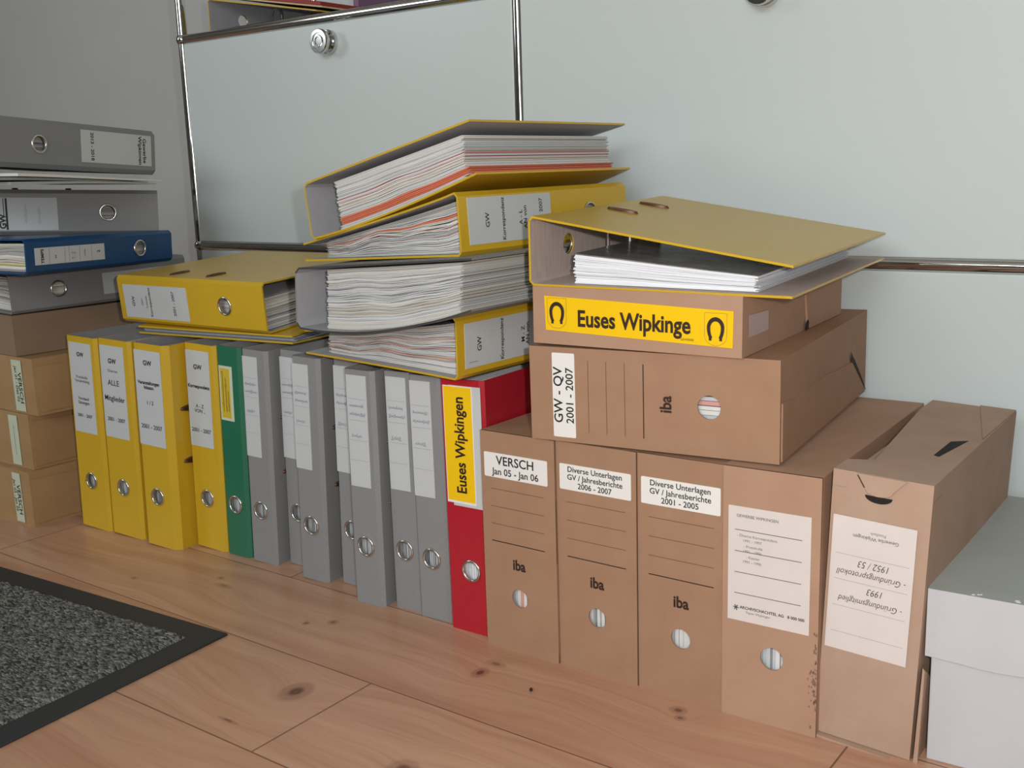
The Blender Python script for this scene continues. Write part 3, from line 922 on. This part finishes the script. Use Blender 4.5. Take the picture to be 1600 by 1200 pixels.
b = binder('lever_arch_binder', 'grey binder above the blue one in the left tower, label printed GW at its left', 'binders on the left tower',
           (-1.5694, 1.1188, 0.4640), rotvec((-2.0, 1.6, -13.8)) @ RZ(75) @ TOP_LEFT, 0.0727, cover=GRYD, inside=GRY, A=0.066, fill=(0.8, 0.8), layers=16, seed=83, slots='R', c=0.006)
lb = flat(b, 'spine_label', 0.0080, 0.157, 0.0600, 0.306, LABEL)
text(lb, 'GW', 0.013, 0.022, 0.2385, INK, bold=0.04)
rules(lb, [(0.009, 0.2325, 0.059, 0.2325)], 0.003, INK, 'logo_bar', y=-0.0009)
rules(lb, [(0.032, 0.2435, 0.059, 0.2425), (0.030, 0.2365, 0.059, 0.2365)], 0.0012, INK, 'logo_strokes', y=-0.0009)
scribble(lb, [(0.035, 0.205, 0.03, 0.003), (0.032, 0.185, 0.026, 0.003)], INKL, 12, 0.0005)
for i, (dz, dy, m_, lab) in enumerate(((0.0, 0.0, SLEEVE, 'pale green plastic sleeve, lowest of the loose sheets between the two upper grey binders'),
                                       (0.0052, -0.016, SLEEVE2, 'grey plastic sleeve, middle of the loose sheets under the top grey binder'),
                                       (0.0100, 0.012, PAPERS[0], 'white sheaf of paper, topmost of the loose sheets under the top grey binder'))):
    g = Geo()
    V, NN = [], 10
    for k in range(NN + 1):
        s = k / NN
        drop = -0.0015 * i * s * s
        for xx in (-0.22, 0.0):
            V += [(xx, 0.30 * s, drop + 0.002 * math.sin(s * 3 + i)), (xx, 0.30 * s, drop + 0.0042 - 0.002 * s + 0.002 * math.sin(s * 3 + i))]
    F = []
    for k in range(NN):
        o = 4 * k
        F += [(o, o + 4, o + 6, o + 2), (o + 1, o + 3, o + 7, o + 5), (o, o + 1, o + 5, o + 4), (o + 2, o + 6, o + 7, o + 3)]
    F += [(0, 2, 3, 1), (4 * NN, 4 * NN + 1, 4 * NN + 3, 4 * NN + 2)]
    g.add(V, F)
    o = tag(g.obj('document_sleeve' if i < 2 else 'paper_sheaf', m_), lab, 'paper', 'loose sheets in the left tower')
    o.matrix_world = Matrix.Translation((-1.474, 0.815 + dy, 0.5535 + dz)) @ (rotvec((-1.5, 1.0, 14)).to_4x4())
b = binder('lever_arch_binder', 'grey binder on the very top of the left tower, its label at the right end', 'binders on the left tower',
           (-1.4973, 0.8117, 0.6515), rotvec((-3.2, 1.8, 26.7)) @ RZ(75) @ TOP_RIGHT, 0.0716, cover=GRYD, inside=GRY, A=0.066, fill=(0.8, 0.8), layers=16, seed=84, slots='', c=0.007)
lb = flat(b, 'spine_label', 0.0090, 0.160, 0.0580, 0.309, LABEL)
text(lb, 'Gewerbe\nWipkingen', 0.0105, 0.034, 0.288, INK, bold=0.02)
text(lb, '2013 - 2018', 0.0088, 0.0335, 0.1815, INK, bold=0.02)

# ------------------------------------------------------------------ brown boxes on the right
FRONT = 'brown archive boxes standing on the floor'
VB = [(-0.7445, 0.935, 0.1030, -0.6, 'brown upright archive box labelled VERSCH Jan 05 - Jan 06, right of the red binder', ['VERSCH', 'Jan 05 - Jan 06'], [0.0148, 0.0112], True),
      (-0.6408, 0.9367, 0.1005, -0.2, 'brown upright archive box labelled Diverse Unterlagen 2006 - 2007', ['Diverse Unterlagen', 'GV / Jahresberichte', '2006 - 2007'], [0.0088, 0.0088, 0.0088], False),
      (-0.5395, 0.938, 0.0975, 0.2, 'brown upright archive box labelled Diverse Unterlagen 2001 - 2005', ['Diverse Unterlagen', 'GV / Jahresberichte', '2001 - 2005'], [0.0088, 0.0088, 0.0088], False)]
for i, (X, Y, W, yaw, lab, lines, sizes, pink) in enumerate(VB):
    r = thing('archive_box', lab, 'box', (X, Y, 0), RZ(yaw), FRONT)
    r['pink'] = pink
    carton(r, W, 0.262, 0.35, KRAFT, hole=(0.0500, 0.0665), seed=90 + i, wear=0.0005)
    del r['pink']
    print_form(r, lines, sizes, W=0.1, x_lab=(0.0045, 0.0945) if i else (0.005, 0.0935))
r = thing('archive_box', 'brown upright archive box with large printed form label and finger hole', 'box', (-0.4404, 0.934, 0), RZ(1.6), FRONT)
carton(r, 0.0985, 0.2635, 0.362, KRAFT3, hole=(0.0525, 0.0715), hr=0.0118, seed=95, wear=0.001)
lb = flat(r, 'form_label', 0.0060, 0.1050, 0.0895, 0.2240, LABELC)
rules(lb, [(0.013, z, 0.081, z) for z in (0.2000, 0.1780, 0.1560, 0.1340)], 0.0008, INKG)
text(lb, 'GEWERBE WIPKINGEN', 0.0042, 0.0360, 0.2145, INKG, bold=0.01)
for j, (l1, l2) in enumerate((('- Diverse Korrespondenz', '1991 - 1997'), ('- Protokolle', '1991 - 1996'), ('- Kassier', '1991 - 1996'))):
    text(lb, l1, 0.0040, 0.0360 - 0.004 * (j > 0), 0.1945 - 0.0108 * j, INKG)
    text(lb, l2, 0.0040, 0.0310, 0.1895 - 0.0108 * j, INKG)
text(lb, 'ARCHIVSCHACHTEL AG   8 000 000', 0.0042, 0.0520, 0.1195, INK, bold=0.02)
text(lb, 'Papier Wipkingen', 0.0035, 0.0380, 0.1150, INKG)
g = Geo()
for a in range(6):
    g.ribbon([(0.0150 + 0.003 * math.cos(a), 0.1185 + 0.003 * math.sin(a)), (0.0150, 0.1185)], 0.0012, lambda p, q: (p, -0.0009, q))
g.obj('emblem', INKG, lb, fix=False)
g = Geo()
rnd = random.Random(8)
for k in range(46):
    zz = rnd.choice((rnd.uniform(0.01, 0.11), rnd.uniform(0.03, 0.08)))
    xx = 0.0985 - abs(rnd.gauss(0, 0.0035)) - 0.0008
    s = rnd.uniform(0.0004, 0.0013)
    g.plate([(xx - s, zz - s), (xx + s * 0.6, zz - s * 1.8), (xx + s * 0.7, zz + s), (xx - s * 0.5, zz + s * 1.6)], ((0, 0, 0), (1, 0, 0), (0, 0, 1)), 0.0002)
g.obj('scuff_marks', SCUFF, r)

# leaning box
r = thing('archive_box', 'brown archive box leaning to the right with open tuck flap and upside-down handwritten label', 'box', (-0.3450, 0.9455, 0.0040), rotvec((0.3, 2.3, 0)), FRONT)
BW_, BH_, BD_ = 0.0904, 0.2693, 0.326
carton(r, BW_, BH_ - 0.016, BD_, KRAFT2, seed=97, wear=0.0010)
g = Geo()
g.plate([(0.0, 0.0), (BW_, 0.0), (BW_, BD_), (-0.0005, BD_), (0.0005, 0.27), (0.0225, 0.048), (0.000, 0.036)], ((0, 0, BH_ - 0.0165), (1, 0, 0), (0, 1, 0)), 0.0165)
fl = g.obj('top_flap', KRAFT2, r)
g = Geo()
g.plate([(0.0635, 0.096), (0.0690, 0.094), (0.0780, 0.168), (0.0640, 0.155)], ((0, 0, BH_ - 0.0001), (1, 0, 0), (0, 1, 0)), 0.0004)
g.obj('flap_cutout', BLACK, fl)
g = Geo()
g.plate([(0.052, 0.325), (0.0885, 0.18), (0.0900, 0.325)], ((0, 0, BH_), (1, 0, 0), (0, 1, 0)), 0.0016)
g.obj('corner_gusset', KRAFT2, r)
g = Geo()
tongue = [(0.0225, BH_), (0.0300, 0.2570)] + [(0.0435 - 0.0125 * math.cos(math.pi * k / 10), 0.2555 - 0.0055 * math.sin(math.pi * k / 10)) for k in range(11)] + [(0.0580, 0.2580), (0.0680, BH_)]
g.plate(tongue, ((0, -0.0006, 0), (1, 0, 0), (0, 0, 1)), 0.0020)
g.obj('tuck_tongue', KRAFT2, r, bevel=0.0004)
g = Geo()
g.plate([(0.0435 + 0.0125 * math.cos(math.pi + math.pi * k / 12), 0.2500 + 0.0065 * math.sin(math.pi + math.pi * k / 12)) for k in range(13)], ((0, -0.0012, 0), (1, 0, 0), (0, 0, 1)), 0.0003)
g.obj('thumb_notch', BLACK, r)
rules(r, [(0.0235, 0.268, 0.0305, 0.2570)], 0.0010, INKBR, 'tongue_slit', y=-0.0029)
lb = flat(r, 'form_label', 0.0035, 0.0925, 0.0800, 0.2260, LABELC, y=-0.0012)
rules(lb, [(0.008, z, 0.076, z) for z in (0.1890, 0.1635, 0.1370, 0.1105)], 0.0004, INKL, y=-0.0021)
text(lb, 'Gewerbe Wipkingen', 0.0050, 0.0440, 0.2090, INKG, right='-x', bold=0.01, y=-0.0021)
text(lb, 'Postfach', 0.0042, 0.0460, 0.2140, INKG, right='-x', y=-0.0021)
for body, cz, cx in (('1952 / 53', 0.1825, 0.044), ('- Gründungsprotokoll', 0.1715, 0.0420), ('1993', 0.1570, 0.047), ('- Gründungsmitglied', 0.1450, 0.0430)):
    text(lb, body, 0.0094 if body[0] == '1' else 0.0088, cx, cz, INK, right='-x', bold=-0.008, y=-0.0022, name='handwriting', squeeze=0.82, slant=0.3)
g = Geo()
g.plate([(0.0, 0.0), (0.097, -0.0035), (0.099, 0.002), (0.092, 0.010), (0.0, 0.012)], ((-0.002, -0.0055, -0.0035), (1, 0, 0), (0, 1, 0)), 0.0025)
g.obj('bottom_flap', KRAFT2, r)
g = Geo()
g.plate([(0.0, 0.0), (0.004, 0.0), (0.003, 0.094), (0.001, 0.097)], ((BW_ + 0.0035, 0.000, -0.001), (1, 0, 0), (0, 0, 1)), 0.0012)
g.plate([(0.0, 0.0), (0.05, 0.0), (0.05, 0.06), (0.0, 0.095)], ((BW_ + 0.0045, 0.001, -0.001), (0, 1, 0), (0, 0, 1)), 0.0012)
g.obj('loose_side_flap', KRAFT2, r)

# ------------------------------------------------------------------ boxes and binder stacked on the right
r = thing('archive_box', 'brown archive box lying across the upright ones, label reading GW - QV 2001 - 2007', 'box', (-0.3918, 0.95568, 0.2650), rotvec((0.3, -0.2, 6)) @ TOP_LEFT)
r['pink'] = True
carton(r, 0.1030, 0.2749, 0.364, KRAFT, hole=(0.0510, 0.0715), hr=0.0122, seed=99, wear=0.0006)
del r['pink']
print_form(r, ['GW - QV', '2001 - 2007'], [0.0150, 0.0125], z_lab=(0.2205, 0.2473), x_lab=(0.0050, 0.0970), W=0.103)
for ch in r.children:
    if ch.name.startswith(('printed_lines', 'printed_bar', 'printed_logo')):
        ch.location.z = 0.0105
g = Geo()
g.plate([(0.002, 0.004), (0.060, 0.004), (0.059, 0.034), (0.056, 0.038), (0.058, 0.165), (0.055, 0.20), (0.0505, 0.286), (0.004, 0.360)], ((0, 0, -0.0016), (1, 0, 0), (0, 1, 0)), 0.0016)
g.obj('end_flap', KRAFT, r)
g = Geo()
g.plate([(0.064, 0.279), (0.058, 0.286), (0.052, 0.296), (0.028, 0.330), (0.003, 0.3605), (0.026, 0.324), (0.049, 0.289), (0.054, 0.279)], ((0, 0, -0.0020), (1, 0, 0), (0, 1, 0)), 0.0004)
g.obj('flap_slit', BLACK, r)

r = thing('archive_box', 'brown flat box with yellow Euses Wipkinge sticker lying on the large lying box', 'box', (-0.42679, 0.94364, 0.3687), rotvec((0.1, 0.4, 3.8)) @ TOP_LEFT)
carton(r, 0.0608, 0.2340, 0.327, KRAFT3, seed=101, wear=0.0006)
lb = Geo()
lb.plate([(0.0095, 0.0090), (0.0150, 0.2178), (0.0515, 0.2194), (0.0455, 0.0086)], ((0, 0, 0), (1, 0, 0), (0, 0, 1)), 0.0008)
lb = lb.obj('bumper_sticker', STICK, r)
lb.location.y = -0.0004
text(lb, 'Euses Wipkinge', 0.0240, 0.0285, 0.1160, INKBR, right='-z', bold=0.026, y=-0.0013, squeeze=0.83)
text(lb, 'GEWERBE', 0.0032, 0.0150, 0.0560, INKBR, right='-z', y=-0.0013)
for cz, cx in ((0.2040, 0.0330), (0.0265, 0.0265)):
    pts, wd = [], []
    for k in range(25):
        a = math.radians(-50 + 280 * k / 24)
        pts.append((cx + 0.0020 + (0.0085 if math.sin(a) > 0 else 0.0135) * math.sin(a), cz - 0.0072 * math.cos(a)))
        wd.append(0.0042 - 0.0010 * abs(k - 12) / 12)
    g = Geo(); g.ribbon(pts, wd, lambda p, q: (p, -0.0013, q))
    for sgn in (-1, 1):
        e = pts[0] if sgn < 0 else pts[-1]
        g.ribbon([(e[0] - 0.0008, e[1] - 0.0014 + 0.0008 * (1 if e[1] > cz else -1)), (e[0] - 0.0008, e[1] + 0.0014 + 0.0008 * (1 if e[1] > cz else -1))], 0.0030, lambda p, q: (p, -0.0014, q))
    g.obj('horseshoe_emblem', INKBR, lb, fix=False)
    sh = [(cx + 0.0165, cz - 0.0115), (cx + 0.0165, cz + 0.0115), (cx - 0.006, cz + 0.0115)] + [(cx - 0.006 - 0.0095 * math.sin(math.pi * k / 10), cz + 0.0115 * math.cos(math.pi * k / 10)) for k in range(1, 10)] + [(cx - 0.006, cz - 0.0115), (cx + 0.0165, cz - 0.0115)]
    g = Geo(); g.ribbon(sh, 0.0003, lambda p, q: (p, -0.0012, q)); g.obj('shield_outline', LINEBR, lb, fix=False)
g = Geo(); g.plate([(0.001, 0.198), (0.042, 0.188), (0.060, 0.192), (0.060, 0.325), (0.001, 0.325)], ((0, 0, -0.0024), (1, 0, 0), (0, 1, 0)), 0.0024); g.obj('end_flap', KRAFT3, r)
g = Geo(); g.plate([(0.018, 0.016), (0.040, 0.016), (0.038, 0.071), (0.018, 0.072)], ((0, 0, -0.0007), (1, 0, 0), (0, 1, 0)), 0.0003); g.obj('clear_tape', TAPE, r)
g = Geo(); g.plate([(0.0005, 0.186), (0.009, 0.190), (0.012, 0.195), (0.009, 0.199), (0.0005, 0.199)], ((0, 0, -0.0027), (1, 0, 0), (0, 1, 0)), 0.0003); g.obj('flap_notch', BLACK, r)

binder('lever_arch_binder', 'yellow binder lying half open on the right stack, top cover sloping down to the right', STACK,
       (-0.6659, 0.9306, 0.4312), rotvec((1.6, 1.4, 3.0)) @ SPINE_LEFT_TOP_FAR, 0.0739, cover=YEL, inside=LINTAN, A=0.0350, Bt=0.0040, pA=1.0, D=0.288,
       rest='L', fill=(0.52, 0.50), layers=26, amp=0.0006, seed=111, paper=BRIGHT, dividers=((0.95, 1.0, SMOKE),), arch=True, slots='R', y_paper=0.048, y_end=0.250)

# ------------------------------------------------------------------ white lidded box
wb = thing('lidded_box', 'white cardboard box with overhanging lid at the right edge, beside the leaning box', 'box', (-0.2430, 0.9575, 0.0), RZ(3.0))
g = Geo(); g.box((0, 0, 0), (0.36, 0.315, 0.150)); g.obj('box_body', WHITEBOX, wb, bevel=0.0015)
g = Geo()
LX, LY = 0.0045, 0.0045
rnd = random.Random(4)
N = 24
V = []
for k in range(N + 1):
    x = -LX + (0.36 + 2 * LX) * k / N
    dz = 0.0012 * math.sin(k * 1.3) + (0.0015 if k == 0 else 0)
    V += [(x, -LY - 0.001 * math.sin(k * 0.9) ** 2, 0.1035 + dz), (x, -LY, 0.1705)]
g.add(V, [(2 * k, 2 * k + 2, 2 * k + 3, 2 * k + 1) for k in range(N)])
x1 = 0.36 + LX
g.add([(-LX, -LY, 0.1035), (-LX, -LY, 0.1705), (-LX, 0.318, 0.1705), (-LX, 0.318, 0.1035), (x1, -LY, 0.1035), (x1, -LY, 0.1705), (x1, 0.318, 0.1705), (x1, 0.318, 0.1035)],
      [(0, 1, 2, 3), (4, 7, 6, 5), (3, 2, 6, 7)])
g.add([(-LX, -LY, 0.1705), (x1, -LY, 0.1705), (x1, 0.318, 0.1705), (-LX, 0.318, 0.1705)], [(0, 1, 2, 3)], 1)
g.obj('lid', [WHITEBOX, GREYLID], wb)
g = Geo()
for k in range(30):
    x = rnd.uniform(0.02, 0.30)
    yy = -LY + abs(rnd.gauss(0.004, 0.003)) + 0.0015
    s = rnd.uniform(0.0006, 0.0018)
    g.plate([(x - s, yy - s), (x + s * 1.4, yy - s * 0.6), (x + s, yy + s), (x - s * 0.6, yy + s * 0.7)], ((0, 0, 0.1705), (1, 0, 0), (0, 1, 0)), 0.0003)
g.obj('worn_edge_flecks', LABELW, wb)

# crumb on the floor
g = Geo()
g.lathe([(0.0, -0.0045), (0.0016, -0.002), (0.0019, 0.001), (0.0, 0.0045)], (0, 0, 0.0017), (0.5, -0.8, 0.1), 8)
tag(g.obj('floor_crumb', INKBR), 'tiny dark crumb lying on the floor in front of the brown boxes', 'crumb').location = (-0.631, 0.864, 0)
